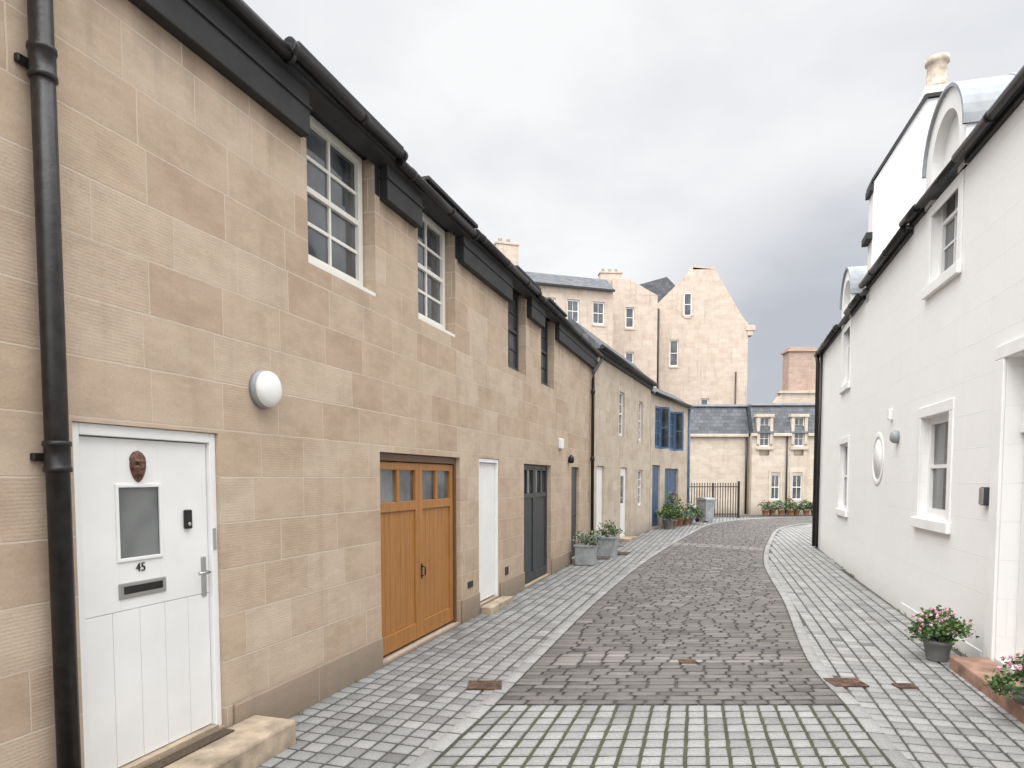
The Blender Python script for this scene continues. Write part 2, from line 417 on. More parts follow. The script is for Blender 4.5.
for i in range(-5,245):
    for j in range(0,60):
        s_=i*sp; n_=.02+j*sp
        f=lambda a,b_:(LA+dx*a+dy*b_,dy*a-dx*b_)
        cx,cy=f(s_+sp/2,n_+sp/2)
        if not 1.6<cy<31.5: continue
        if cx<interp(wallL,cy)+.05 or cx>interp(CL,cy)-.09: continue
        q=[f(s_+g,n_+g),f(s_+sp-g,n_+g),f(s_+sp-g,n_+sp-g),f(s_+g,n_+sp-g)]
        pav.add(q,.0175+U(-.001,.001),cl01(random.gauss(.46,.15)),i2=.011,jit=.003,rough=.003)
dx2,dy2=.28,.96
for i in range(0,245):
    for j in range(0,72):
        s_=i*sp; n_=j*sp
        f=lambda a,b_:(2.2+dx2*a-dy2*b_+3.2*dy2, dy2*a+dx2*b_-3.2*dx2)
        cx,cy=f(s_+sp/2,n_+sp/2)
        if not 1.6<cy<27: continue
        if cx>interp(wallR,cy)-.03 or cx<interp(CR,cy)+.09 or cx>14: continue
        q=[f(s_+g,n_+g),f(s_+sp-g,n_+g),f(s_+sp-g,n_+sp-g),f(s_+g,n_+sp-g)]
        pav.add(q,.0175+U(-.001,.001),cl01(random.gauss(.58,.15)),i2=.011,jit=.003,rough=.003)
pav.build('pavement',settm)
kerb=Stones()
for P,sg in ((CLs,-1),(CRs,1)):
    i=0
    while i<len(P)-1:
        j=i; L=0
        while j<len(P)-1 and L<.30: L+=math.dist(P[j],P[j+1]); j+=1
        a,c=Vector(P[i]),Vector(P[j]); t=(c-a).normalized(); nrm=Vector((t.y,-t.x))*sg
        a2=a+t*.006;c2=c-t*.006
        if (sg>0): q=[a2,a2+nrm*.12,c2+nrm*.12,c2]
        else: q=[a2+nrm*.12,a2,c2,c2+nrm*.12]
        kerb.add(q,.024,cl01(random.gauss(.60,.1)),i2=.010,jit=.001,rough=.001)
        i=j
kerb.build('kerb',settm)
def strip(name,A,B,z,mat):
    V=[(p[0],p[1],z) for p in A]+[(p[0],p[1],z) for p in B]; n=len(A)
    mesh(name,V,[(i,i+1,n+i+1,n+i) for i in range(n-1)],mat,fix=False)
mesh('pavement_bedding',[(-4,-6,.005),(16,-6,.005),(20,34,.005),(-4,34,.005)],[(0,1,2,3)],jdark)
strip('mossy_bedding',[(interp(CL,y),y) for y in (2,3,4.265,5.42)],[(interp(CR,y),y) for y in (2,3,4.265,5.42)],.010,jmoss)
def drain(x,y,w=.3,l=.24):
    f=Fr((x,y),(1,.0))
    e=empty('drain_cover',(x,y,.02))
    f.boxes('rim',[(-w/2,w/2,-l/2,-l/2+.025,.005,.033),(-w/2,w/2,l/2-.025,l/2,.005,.033),(-w/2,-w/2+.025,-l/2+.025,l/2-.025,.005,.033),(w/2-.025,w/2,-l/2+.025,l/2-.025,.005,.033)],rust,e,.002)
    f.boxes('grate',[(-w/2+.03+i*(w-.06)/8,-w/2+.03+(i+.62)*(w-.06)/8,-l/2+.025,l/2-.025,.005,.031) for i in range(8)],rust,e)
    f.boxes('pan',[(-w/2+.01,w/2-.01,-l/2+.01,l/2-.01,.004,.0275)],rust,e)
for x,y in ((-.24,5.92),(2.98,6.0),(2.05,15.35)): drain(x,y)
for x,y in ((1.75,6.7),(3.45,5.9),(2.9,18.2)): drain(x,y,.17,.12)

# ------------------------------------------------------------ LEFT HOUSE
Lf=Fr((LA,0),(.3023,.9532),1)
H=empty('stone_mews_house',(LA,0,0))
WT=4.82
ops=[(3.677,4.721,.19,2.14,.11),(6.903,8.954,.03,2.10,.16),(9.63,10.47,.12,2.12,.10),(11.75,13.53,.03,2.08,.16),(15.3,16.05,.1,2.08,.12),
     (5.776,6.861,3.55,WT,.17),(7.784,8.823,3.55,WT,.17),(10.91,11.85,3.52,WT,.17),(12.8,13.74,3.52,WT,.17)]
Lf.wall('facade',-6,17.73,0,WT,ops,sand,H,dep=.25)
Lf.box('body',-6,17.72,-7,-.25,0,WT,sand,H)
pl=[(-6,3.60),(4.80,6.88),(8.975,9.6),(10.5,11.72),(13.56,15.27),(16.08,17.73)]
Lf.boxes('plinth',[(a,b_,0,.03,0,.31) for a,b_ in pl],plinthm,H,.012)
Lf.extr('roof',[(.13,4.85),(.13,4.90),(-3.6,7.0),(-7.3,4.90),(-7.3,4.85)],-6,17.8,slatem,H)
Lf.extr('soffit',[(0.0,4.76),(.13,4.81),(.13,4.85),(0,4.85)],-6,17.8,blackr,H)
fas=[(-6,5.70),(6.95,7.72),(8.90,10.86),(11.9,12.75),(13.8,17.75)]
Lf.boxes('fascia',[(a,b_,.002,.09,4.47,4.80) for a,b_ in fas],blackr,H,.008)
Lf.boxes('fascia_edge',[(a-.01,b_+.01,.002,.105,4.66,4.685) for a,b_ in fas],blackr,H,.006)
Lf.boxes('fascia_returns',[(a,b_,-.14,.001,4.50,4.82) for a,b_ in ((5.70,5.775),(6.862,6.95),(7.72,7.783),(8.824,8.9))],blackr,H)
Lf.boxes('eaves_boards',[(5.35,7.0,.0,.24,4.90,4.95),(7.6,9.05,.0,.22,4.90,4.945),(10.7,12.0,0,.22,4.90,4.945),(12.6,13.9,0,.22,4.90,4.945)],blackr,H,.01)
gs=[(-6,5.35,.155,4.86),(5.3,7.05,.19,4.90),(7.05,9.1,.155,4.85),(9.1,12.0,.17,4.87),(12.0,17.95,.155,4.85)]
for i,(a,b_,n_,z) in enumerate(gs):
    tube('gutter',[Lf.p(a,n_,z),Lf.p(b_,n_,z)],.05,black,H,12)
    tube('gutter_stop',[Lf.p(b_-.02,n_,z),Lf.p(b_+.02,n_,z)],.058,black,H,12)
    for q in range(int(a),int(b_)):
        tube('gutter_joint',[Lf.p(q+.3,n_,z),Lf.p(q+.36,n_,z)],.055,black,H,12)
for i,(a,b_) in enumerate(((5.776,6.861),(7.784,8.823))):
    Lf.window('sash_window',a+.02,b_-.02,3.58,4.82,-.165,2,4,creamp,H,fw=.075,bar=.028)
    Lf.box('window_cill',a,b_,-.17,-.002,3.552,3.585,creamp,H)
for a,b_ in ((10.91,11.85),(12.8,13.74)):
    Lf.window('sash_window',a+.02,b_-.02,3.54,4.82,-.165,2,4,greyp,H,fw=.06)
D=child(empty('front_door',Lf.p(4.2,-.08,1)),H)
a,b_=3.677,4.721
Lf.boxes('door_frame',[(a+.002,a+.055,-.11,-.02,.19,2.138),(b_-.055,b_-.002,-.11,-.02,.19,2.138),(a+.055,b_-.055,-.11,-.02,2.075,2.138)],wpaint,D,.005)
Lf.boxes('leaf_core',[(a+.058,b_-.058,-.10,-.062,.215,2.07)],wpaint,D)
gz0,gz1,ga,gb=1.39,1.80,3.976,4.27
L=[(a+.06,ga,-.065,-.05,1.10,2.068),(gb,b_-.06,-.065,-.05,1.10,2.068),(ga,gb,-.065,-.05,gz1,2.068),(ga,gb,-.065,-.05,1.10,gz0)]
n=5; x0=a+.06; w=(b_-a-.12)/n
L+=[(x0+i*w+.0015,x0+(i+1)*w-.0015,-.065,-.05,.22,1.096) for i in range(n)]
Lf.boxes('door_leaf',L,wpaint,D,.0015)
Lf.boxes('light_trim',[(ga-.015,ga+.005,-.052,-.040,gz0-.015,gz1+.015),(gb-.005,gb+.015,-.052,-.040,gz0-.015,gz1+.015),(ga+.005,gb-.005,-.052,-.040,gz1-.005,gz1+.015),(ga+.005,gb-.005,-.052,-.040,gz0-.015,gz0+.005)],wpaint,D,.003)
Lf.box('glass',ga,gb,-.062,-.055,gz0,gz1,glassl,D)
Lf.box('letter_plate',3.965,4.30,-.052,-.040,1.165,1.255,chrome,D,.006)
Lf.box('letter_slot',3.995,4.27,-.042,-.036,1.19,1.235,black,D,.003)
Lf.box('handle_plate',4.595,4.635,-.052,-.040,1.08,1.34,chrome,D,.006)
tube('handle',[Lf.p(4.615,-.045,1.24),Lf.p(4.615,.0,1.24),Lf.p(4.52,.005,1.24)],.010,chrome,D,10)
Lf.box('threshold',a+.056,b_-.056,-.11,.0,.19,.213,stepm,D)
Lf.box('doorbell',4.455,4.51,-.05,-.025,1.53,1.65,black,H,.008)
Lf.box('lock_keep',4.675,4.70,-.02,-.012,1.38,1.52,chrome,D,.002)
lathe('bell_push',Lf.p(4.482,-.027,1.56),[(.012,0),(.012,.006),(.008,.008)],chrome,D,12,(Vector((*Lf.d,0)),Vector((0,0,1)),Vector((*Lf.n,0))))
tx=bpy.data.curves.new('door_number','FONT'); tx.body='45'; tx.size=.07; tx.extrude=.002; tx.align_x='CENTER'
to=bpy.data.objects.new('door_number',tx); scn.collection.objects.link(to); tx.materials.append(black)
to.matrix_world=Matrix(((Lf.d[0],0,Lf.n[0],0),(Lf.d[1],0,Lf.n[1],0),(0,1,0,0),(0,0,0,1)))
to.location=Lf.p(4.12,-.046,1.31)
child(to,D)
def mask():
    V=[];F=[];nu,nv=22,26
    for j in range(nv+1):
        for i in range(nu+1):
            u=i/nu*2-1; v=j/nv*2-1
            wd=.054*(1-.42*max(0,-v)**1.2)*math.sqrt(max(0,1-abs(v)**3.0))*(1+.10*math.exp(-((v-.55)/.18)**2))
            rr=max(0,1-u*u)**.5
            d=.035*rr*math.sqrt(max(0,1-v*v*.9))
            d+=.026*math.exp(-((u/.15)**2))*math.exp(-(((v+.02)/.22)**2))
            d+=.014*math.exp(-(((v-.30)/.08)**2))*math.exp(-((u/.6)**2))
            d-=.020*(math.exp(-(((abs(u)-.42)/.17)**2))*math.exp(-(((v-.14)/.09)**2)))
            d+=.013*math.exp(-((u/.3)**2))*(math.exp(-(((v+.38)/.05)**2))+math.exp(-(((v+.54)/.05)**2))) 
            d+=.009*math.sin(v*40)*max(0,v-.5)
            V.append(Lf.p(4.12+u*wd,-.05+max(0,d),1.915+v*.09))
    for j in range(nv):
        for i in range(nu): q=j*(nu+1)+i; F.append((q,q+1,q+nu+2,q+nu+1))
    return mesh('door_mask',V,F,brown,H,smooth=True,fix=False)
mask()
ds=empty('doorstep',Lf.p(4.3,.2,.1))
Lf.boxes('slab',[(3.60,4.98,.03,.38,.0,.185)],stepm,ds,.02)
Lf.box('door_mat_strip',3.75,4.66,.04,.13,.185,.197,matm,ds,.004)
G=child(empty('garage_door',Lf.p(7.9,-.12,1)),H)
a,b_=6.903,8.954; nb=-.13
Lf.boxes('frame',[(a+.002,a+.05,-.155,-.05,.03,2.095),(b_-.05,b_-.002,-.155,-.05,.03,2.095),(a+.05,b_-.05,-.155,-.05,2.02,2.095)],oakd,G,.004)
L=[];gl=[];bd=[]; midc=(a+b_)/2
for (p,q) in ((a+.055,midc-.004),(midc+.004,b_-.055)):
    st=.085
    L+=[(p,p+st,nb,-.075,.06,2.01),(q-st,q,nb,-.075,.06,2.01),(p+st,q-st,nb,-.075,1.93,2.01),(p+st,q-st,nb,-.075,1.50,1.60),(p+st,q-st,nb,-.075,.06,.24)]
    m_=(p+q)/2; L.append((m_-.03,m_+.03,nb,-.08,1.60,1.93))
    gl.append((p+st,q-st,nb-.01,-.108,1.60,1.93))
    nn=7; w=(q-p-2*st)/nn
    bd+=[(p+st+i*w+.002,p+st+(i+1)*w-.002,nb,-.095,.24,1.50) for i in range(nn)]
Lf.boxes('stiles',L,oak,G,.005); Lf.boxes('glass',gl,glassl,G); Lf.boxes('boards',bd,oak,G,.004)
Lf.box('backing',a+.05,b_-.05,-.16,nb-.011,.03,2.02,black,G)
tube('handle',[Lf.p(midc+.05,-.07,.86),Lf.p(midc+.05,-.03,.85),Lf.p(midc+.05,-.03,.76),Lf.p(midc+.05,-.07,.75)],.009,black,G,8)
Lf.box('handle_plate',midc+.03,midc+.07,-.078,-.07,.72,.89,black,G,.003)
W=child(empty('side_door',Lf.p(10,-.08,1)),H)
a,b_=9.63,10.47
Lf.boxes('frame',[(a+.002,a+.05,-.1,-.01,.12,2.115),(b_-.05,b_-.002,-.1,-.01,.12,2.115),(a+.05,b_-.05,-.1,-.01,2.06,2.115)],wpaint,W,.004)
w=(b_-a-.11)/5
Lf.boxes('leaf',[(a+.055+i*w+.002,a+.055+(i+1)*w-.002,-.09,-.05,.14,2.055) for i in range(5)],wpaint,W,.003)
Lf.box('step',a-.05,b_+.05,.031,.2,0,.11,stepm,W,.012)
C=child(empty('garage_door',Lf.p(12.6,-.1,1)),H)
a,b_=11.75,13.53; midc=(a+b_)/2; L=[];gl=[];bd=[]
for (p,q) in ((a+.01,midc-.005),(midc+.005,b_-.01)):
    st=.08
    L+=[(p,p+st,-.13,-.07,.05,2.07),(q-st,q,-.13,-.07,.05,2.07),(p+st,q-st,-.13,-.07,1.98,2.07),(p+st,q-st,-.13,-.07,1.5,1.58),(p+st,q-st,-.13,-.07,.05,.2)]
    m_=(p+q)/2; L.append((m_-.02,m_+.02,-.13,-.075,1.58,1.98)); gl.append((p+st,q-st,-.14,-.11,1.58,1.98))
    w=(q-p-2*st)/6; bd+=[(p+st+i*w+.002,p+st+(i+1)*w-.002,-.13,-.09,.2,1.5) for i in range(6)]
Lf.boxes('stiles',L,greyp,C,.005); Lf.boxes('glass',gl,glass,C); Lf.boxes('boards',bd,greyp,C,.004)
a,b_=15.3,16.05
C=child(empty('dark_door',Lf.p(15.7,-.1,1)),H)
Lf.boxes('leaf',[(a+.003,b_-.003,-.11,-.06,.1,1.0),(a+.003,b_-.003,-.11,-.055,1.01,2.07)],greyp,C,.004)
Lf.box('step',a-.05,b_+.05,.03,.2,0,.09,stepm,C,.01)
ax=(Vector((*Lf.d,0)),Vector((0,0,1)),Vector((*Lf.n,0)))
wl=empty('wall_lamp',Lf.p(5.17,.05,2.48))
lathe('base',Lf.p(5.17,0,2.48),[(.135,0),(.135,.04),(.12,.045)],leadm,wl,36,ax)
lathe('diffuser',Lf.p(5.17,.045,2.48),[(.126,0),(.128,.02),(.118,.045),(.09,.062),(.045,.072),(.001,.075)],opal,wl,36,ax)
Lf.box('alarm_box',14.1,14.32,0,.07,2.42,2.62,wpaint,empty('alarm_box_unit',Lf.p(14.2,0,2.4)),.015)
lathe('porch_lamp',Lf.p(15.0,.06,2.15),[(.02,0),(.06,.02),(.06,.12),(.03,.16),(.01,.18)],black,None,16)
Lf.boxes('vent',[(9.2,9.38,.0,.012,.42,.5),(10.75,10.9,0,.012,.38,.5)],black,H,.003)
dp=empty('drainpipe',Lf.p(3.535,.09,2))
S=3.53
tube('shaft',[Lf.p(S,.075,.05),Lf.p(S,.075,5.1)],.052,black,dp,20)
for z in (.30,1.95,3.80,4.6):
    lathe('collar',Lf.p(S,.075,z),[(.053,-.075),(.062,-.07),(.062,-.05),(.057,-.045),(.057,.05),(.063,.055),(.063,.075),(.053,.08)],black,dp,20)
    Lf.box('ear',S-.085,S+.085,0,.03,z-.02,z+.02,black,dp,.008)
dp=empty('drainpipe',Lf.p(17.2,.1,2))
tube('shaft',[Lf.p(17.9,.16,4.84),Lf.p(17.9,.16,4.74),Lf.p(17.3,.08,4.36),Lf.p(17.28,.07,4.2),Lf.p(17.28,.07,.05)],.04,black,dp,12)
for z in (.5,2.3,3.9): lathe('collar',Lf.p(17.28,.07,z),[(.041,-.05),(.053,-.045),(.053,.045),(.041,.05)],black,dp,12)

# ------------------------------------------------------------ second stone house
o2=(LA+LK*16.92+.02,16.95)
F2=Fr(o2,(4.8-o2[0],23.8-o2[1]),1); L2=math.hypot(4.8-o2[0],23.8-o2[1])
H2=empty('stone_mews_house',F2.p(L2/2,-2,0))
ops=[(.25,1.05,.1,2.15,.12),(2.9,3.75,.1,2.15,.12),(5.4,6.1,.95,2.1,.12),(2.6,3.3,3.05,4.3,.12),(5.3,6.0,3.05,4.3,.12)]
F2.wall('facade',0,L2,0,5.0,ops,sand2,H2,dep=.25); F2.box('body',0.005,L2,-6,-.25,0,5.0,sand2,H2)
F2.extr('roof',[(.15,5.0),(.15,5.06),(-.55,5.76),(-5.7,5.76),(-6.2,5.0)],-.05,L2+.05,slatem,H2)
tube('gutter',[F2.p(-.05,.2,5.04),F2.p(L2+.1,.2,5.04)],.055,black,H2,10)
F2.box('fascia',0,L2,.002,.08,4.88,4.99,blackr,H2)
for a,b_ in ((2.6,3.3),(5.3,6.0)): F2.window('sash_window',a,b_,3.05,4.3,-.1,2,4,wpaint,H2)
F2.window('sash_window',5.4,6.1,.95,2.1,-.1,2,4,wpaint,H2)
F2.boxes('door',[(.26,1.04,-.12,-.06,.1,2.14)],wpaint,H2,.01); F2.boxes('door',[(2.91,3.1,-.12,-.05,.1,2.14),(3.1,3.55,-.12,-.06,.1,1.1),(3.55,3.74,-.12,-.05,.1,2.14),(3.1,3.55,-.12,-.05,1.9,2.14)],wpaint,H2,.005)
F2.box('door_glass',3.1,3.55,-.12,-.07,1.1,1.9,glass,H2)
F2.boxes('window_surround',[(a-.12,a-.002,.0,.02,2.95,4.4) for a in (2.6,5.3)]+[(b_+.002,b_+.12,.0,.02,2.95,4.4) for b_ in (3.3,6.0)],cream,H2)
F2.box('step',.1,1.2,0,.3,0,.1,stepm,H2,.01); F2.box('step',2.8,3.85,0,.3,0,.1,stepm,H2,.01)

# ------------------------------------------------------------ blue-windowed house
o3=(4.82,23.84); F3=Fr(o3,(7.38-o3[0],28.7-o3[1]),1); L3=math.hypot(7.38-o3[0],28.7-o3[1])
H3=empty('blue_window_house',F3.p(L3/2,-2,0))
ops=[(.25,1.25,.1,2.3,.12),(1.9,3.9,.1,2.2,.14),(.5,1.2,2.9,4.4,.1),(2.5,3.25,2.9,4.4,.1)]
F3.wall('facade',0,L3,0,4.75,ops,sand2,H3,dep=.25); F3.box('body',0.005,L3,-6,-.25,0,4.75,sand2,H3)
F3.extr('roof',[(.12,4.75),(.12,4.8),(-.6,5.3),(-5.7,5.3),(-6.1,4.75)],-.02,L3+.05,slatem,H3)
tube('gutter',[F3.p(0.1,.17,4.78),F3.p(L3+.1,.17,4.78)],.05,black,H3,10)
for a,b_,z0,z1 in ((.5,1.2,2.9,4.4),(2.5,3.25,2.9,4.4)):
    F3.window('blue_window',a,b_,z0,z1,-.05,2,3,bluel,H3,fw=.08,bar=.03,sash=False)
    e_=b_
    F3.boxes('casement',[(e_-.04,e_,.002,.05,z0,z1),(e_-.04,e_,.30,.35,z0,z1),(e_-.04,e_,.05,.30,z0,z0+.07),(e_-.04,e_,.05,.30,z1-.07,z1),(e_-.04,e_,.05,.30,(z0+z1)/2-.02,(z0+z1)/2+.02)],bluel,H3)
    F3.box('casement_glass',e_-.025,e_-.015,.05,.30,z0+.07,z1-.07,glass,H3)
F3.boxes('door',[(.27,1.23,-.12,-.06,.1,2.28)],bluep,H3,.01)
F3.boxes('garage',[(1.91+i*.33,1.91+(i+1)*.33-.01,-.14,-.08,.1,2.19) for i in range(6)],bluep,H3,.005)
tube('downpipe',[F3.p(L3-.1,.06,.05),F3.p(L3-.1,.06,4.7)],.045,bluel,H3,10)

# ------------------------------------------------------------ WHITE HOUSE (right)
H4=empty('white_mews_house',(6,8,0))
A,C_,D_,E_=(1.748,-4),(5.352,9.3),(6.17,12),(8.07,18)
def mkf(a,b_): return Fr(a,(b_[0]-a[0],b_[1]-a[1]),-1),math.dist(a,b_)
R1,l1=mkf(A,C_);R2,l2=mkf(C_,D_);R3,l3=mkf(D_,E_)
T1,T2,T3=5.18,5.10,5.0
ws,we=12.14,13.15
ops1=[(9.55,10.72,.15,2.95,.22),(ws,we,1.35,2.60,.14),(12.1,13.0,4.2,T1,.14)]
R1.wall('facade',0,l1,0,T1,ops1,white,H4,dep=.3)
R2.wall('facade_bend',0,l2,0,T2,[],white,H4,dep=.05)
f3=lambda Y:(Y-12)*l3/6
ops3=[(f3(13.6),f3(14.6),1.2,2.55,.14),(f3(13.7),f3(14.5),3.75,T3,.14)]
R3.wall('facade_far',0,l3,0,T3,ops3,white,H4,dep=.3)
R1.box('body',0,l1,-7,-.3,0,T1,white,H4); R2.box('body',0,l2,-7,-.06,0,T2,white,H4); R3.box('body',0,l3-.003,-7,-.3,0,T3,white,H4)
for f,l,T in ((R1,l1,T1),(R2,l2,T2),(R3,l3,T3)):
    f.extr('roof',[(.1,T+.06),(.1,T+.1),(-3.6,T+2.6),(-7.1,T+.1),(-7.1,T+.06)],-.02,l+.02,slatem,H4)
segs=[(R1,-1,11.85,T1),(R1,13.25,l1+.05,T1),(R2,0,l2,T2),(R3,.3,f3(13.5),T3),(R3,f3(14.75),l3+.2,T3)]
for f,a,b_,T in segs:
    f.box('fascia',a,b_,.0,.05,T+.0,T+.1,blackr,H4,.006)
    tube('gutter',[f.p(a,.12,T+.07),f.p(b_,.12,T+.07)],.052,black,H4,12)
    for q in range(int(a)+1,int(b_)+1): tube('gutter_joint',[f.p(q-.03,.12,T+.07),f.p(q+.03,.12,T+.07)],.058,black,H4,12)
tube('gutter_run',[R1.p(11.85,.12,T1+.07),R1.p(13.25,.12,T1+.07)],.035,black,H4,10)
def surround(f,a,b_,z0,z1,w=.13,t=.02,sill=True):
    L=[(a-w,a-.001,.0,t,z0,z1),(b_+.001,b_+w,.0,t,z0,z1),(a-w,b_+w,.0,t,z1+.001,z1+w)]
    f.boxes('window_surround',L,wtrim,H4,.006)
    if sill: f.boxes('window_sill',[(a-w-.02,b_+w+.02,.0,t+.035,z0-.13,z0-.001)],wtrim,H4,.01)
surround(R1,ws,we,1.35,2.60); R1.window('sash_window',ws,we,1.35,2.6,-.13,1,2,wpaint,H4,fw=.09)
surround(R1,12.1,13.0,4.2,T1-.14,sill=True)
R1.window('sash_window',12.1,13.0,4.2,5.6,-.13,2,4,wpaint,H4,fw=.08)
surround(R3,f3(13.6),f3(14.6),1.2,2.55); R3.window('sash_window',f3(13.6),f3(14.6),1.2,2.55,-.12,2,2,wpaint,H4)
surround(R3,f3(13.7),f3(14.5),3.75,T3-.14); R3.window('sash_window',f3(13.7),f3(14.5),3.75,5.4,-.12,2,2,wpaint,H4)
def dormer(f,sc,T,hw):
    zc=T+.42
    outer=[(sc-hw-.22,T-.0)]+[(sc-math.cos(t)*(hw+.22),zc+math.sin(t)*(hw+.22)) for t in [math.pi*i/20 for i in range(21)]]+[(sc+hw+.22,T)]
    inner=[(sc+hw,T)]+[(sc+math.cos(t)*hw,zc+math.sin(t)*hw) for t in [math.pi*i/20 for i in range(21)]]+[(sc-hw,T)]
    m=len(outer); inn=inner[::-1]; V=[];Fc=[]
    for n_ in (.03,-.2):
        V+=[f.p(a,n_,z) for a,z in outer]+[f.p(a,n_,z) for a,z in inn]
    for i in range(m-1):
        Fc+=[(i,i+1,m+i+1,m+i),(2*m+i,2*m+i+1,3*m+i+1,3*m+i),(i,i+1,2*m+i+1,2*m+i),(m+i,m+i+1,3*m+i+1,3*m+i)]
    mesh('dormer_arch',V,Fc,wtrim,H4)
    arc=[(sc+math.cos(t)*hw,zc+math.sin(t)*hw) for t in [math.pi*i/16 for i in range(17)]]
    f.prism('dormer_panel',[(sc-hw,T)]+[(sc+hw,T)]+arc,-.16,-.09,wtrim,H4)
    ro=hw+.25; ri=ro-.035
    V=[];Fc=[];K=20
    for n_ in (.07,-2.6):
        for rr in (ro,ri):
            V+=[f.p(sc+math.cos(math.pi*i/K)*rr,n_,zc+math.sin(math.pi*i/K)*rr) for i in range(K+1)]
    q=K+1
    for i in range(K):
        Fc+=[(i,i+1,2*q+i+1,2*q+i),(q+i,q+i+1,3*q+i+1,3*q+i),(i,i+1,q+i+1,q+i)]
    mesh('dormer_roof',V,Fc,leadm,H4)
    for nn_ in (-.5,-1.1,-1.7):
        pts=[f.p(sc+math.cos(math.pi*i/K)*(ro+.003),nn_,zc+math.sin(math.pi*i/K)*(ro+.003)) for i in range(K+1)]
        tube('lead_roll',pts,.018,leadm,H4,8)
    f.boxes('dormer_cheek',[(sc-ro,sc-ro+.05,-2.6,-.201,T-.1,zc),(sc+ro-.05,sc+ro,-2.6,-.201,T-.1,zc)],leadm,H4)
dormer(R1,12.55,T1,.45); dormer(R3,f3(14.1),T3,.42)
sO=(10.95-9.3)*l2/2.7
ax2=(Vector((*R2.d,0)),Vector((0,0,1)),Vector((*R2.n,0)))
lathe('round_window_surround',R2.p(sO,0.0,2.15),[(.33,.0),(.33,.009),(.345,.014),(.41,.014),(.425,.009),(.425,0)],wtrim,H4,48,ax2)
lathe('round_window_panel',R2.p(sO,0.0,2.15),[(.33,.0),(.33,.003),(.01,.004)],wtrim,H4,48,ax2)
wl2=empty('bulkhead_lamp',R2.p(.9,.05,2.35)); s_=(9.75-9.3)*l2/2.7
lathe('body',R2.p(s_,0,2.43),[(.09,0),(.09,.05),(.08,.08),(.05,.10),(.001,.11)],leadm,wl2,24,ax2)
R2.box('sensor_box',s_+.35,s_+.43,0,.06,2.70,2.86,wpaint,wl2,.01)
ks=empty('key_safe_unit',R1.p(11,0,1.6))
R1.box('key_safe',10.98,11.09,0,.05,1.58,1.76,greyp,ks,.01)
R1.box('key_safe_lid',10.985,11.085,.051,.06,1.59,1.75,chrome,ks,.004)
a,b_=9.55,10.72
R1.boxes('door_surround',[(b_+.001,b_+.2,0,.03,.0,2.95),(a-.2,a-.001,0,.03,0,2.95),(a-.2,b_+.2,0,.03,2.951,3.08)],wtrim,H4,.008)
R1.boxes('front_door',[(a+.01,b_-.01,-.21,-.16,.15,2.25),(a+.01,b_-.01,-.21,-.12,2.26,2.34)],wpaint,H4,.006)
R1.box('fanlight',a+.01,b_-.01,-.21,-.17,2.35,2.94,opal,H4)
st=empty('doorstep',R1.p(10.2,.2,.1)); R1.boxes('slab',[(9.2,10.78,.031,.36,0,.14)],redstep,st,.015)
R1.box('plinth',11.02,l1,.0,.012,0,.14,white,H4)
dp=empty('drainpipe',R3.p(l3,.1,2)); tube('shaft',[R3.p(l3-.05,.12,T3+.05),R3.p(l3-.05,.09,T3-.2),R3.p(l3-.05,.08,.05)],.05,black,dp,12)
dp=empty('drainpipe',R3.p(l3,.1,2)); tube('shaft',[R3.p(l3-.5,.06,T3),R3.p(l3-.5,.06,.05)],.035,black,dp,12)
PT=8.08
R3.extr('party_wall',[(.0,4.9),(0,6.85),(-.74,PT),(-2.6,PT),(-2.6,4.9)],-.15,.25,white,H4)
R3.extr('coping',[(.04,6.83),(.04,6.89),(-.72,PT+.07),(-2.65,PT+.07),(-2.65,PT+.01),(-.76,PT+.01)],-.2,.3,blackr,H4)
R3.boxes('chimney',[(-.16,.26,-1.17,-.71,PT+.07,PT+.2)],white,H4,.01)
lathe('chimney_pot',R3.p(.05,-.93,PT+.2),[(.19,0),(.19,.06),(.155,.1),(.145,.40),(.16,.42),(.18,.44),(.18,.52),(.14,.53),(.13,.50)],buff,H4,24)
R3.boxes('skew_block',[(-.17,.27,.0,.10,5.9,6.02),(-.17,.27,.0,.06,6.7,6.82)],blackr,H4,.01)

# ------------------------------------------------------------ slate mansard house at end
H5=empty('slate_mansard_house',(11,36,0))
M1=Fr((5.5,34.5),(1,.02),1); M2=Fr((11.95,34.1),(1,-.02),1)
M1.wall('facade_side',0,6.45,0,3.95,[],cream,H5); M1.box('body',0,6.4,-7,-.21,0,3.95,cream,H5)
w1,w2=.35,2.05
ops=[(w1,w1+.5,2.95,3.95,.12),(.95,1.4,.75,2.0,.12),(2.0,2.5,.75,2.0,.12),(w2,w2+.5,2.95,3.95,.12)]
M2.wall('facade',0,8,0,3.95,ops,cream,H5); M2.box('body',0.003,8,-7,-.21,0,3.95,cream,H5)
mans=lambda f,a,b_:f.extr('mansard_roof',[(.1,4.05),(-.45,5.35),(-.55,5.5),(-6.5,5.5),(-7,4.05)],a,b_,slatem,H5)
mans(M1,0,6.45); mans(M2,0.01,8)
M1.boxes('cornice',[(0,6.4,.0,.16,3.9,4.05)],cream,H5,.02); M2.boxes('cornice',[(-.1,w1-.15,0,.16,3.9,4.05),(w1+.65,w2-.15,0,.16,3.9,4.05),(w2+.65,8,0,.16,3.9,4.05)],cream,H5,.02)
M1.box('roof_cap',0,6.5,-.9,-.42,5.48,5.58,leadm,H5); M2.box('roof_cap',0.01,8,-.9,-.42,5.48,5.58,leadm,H5)
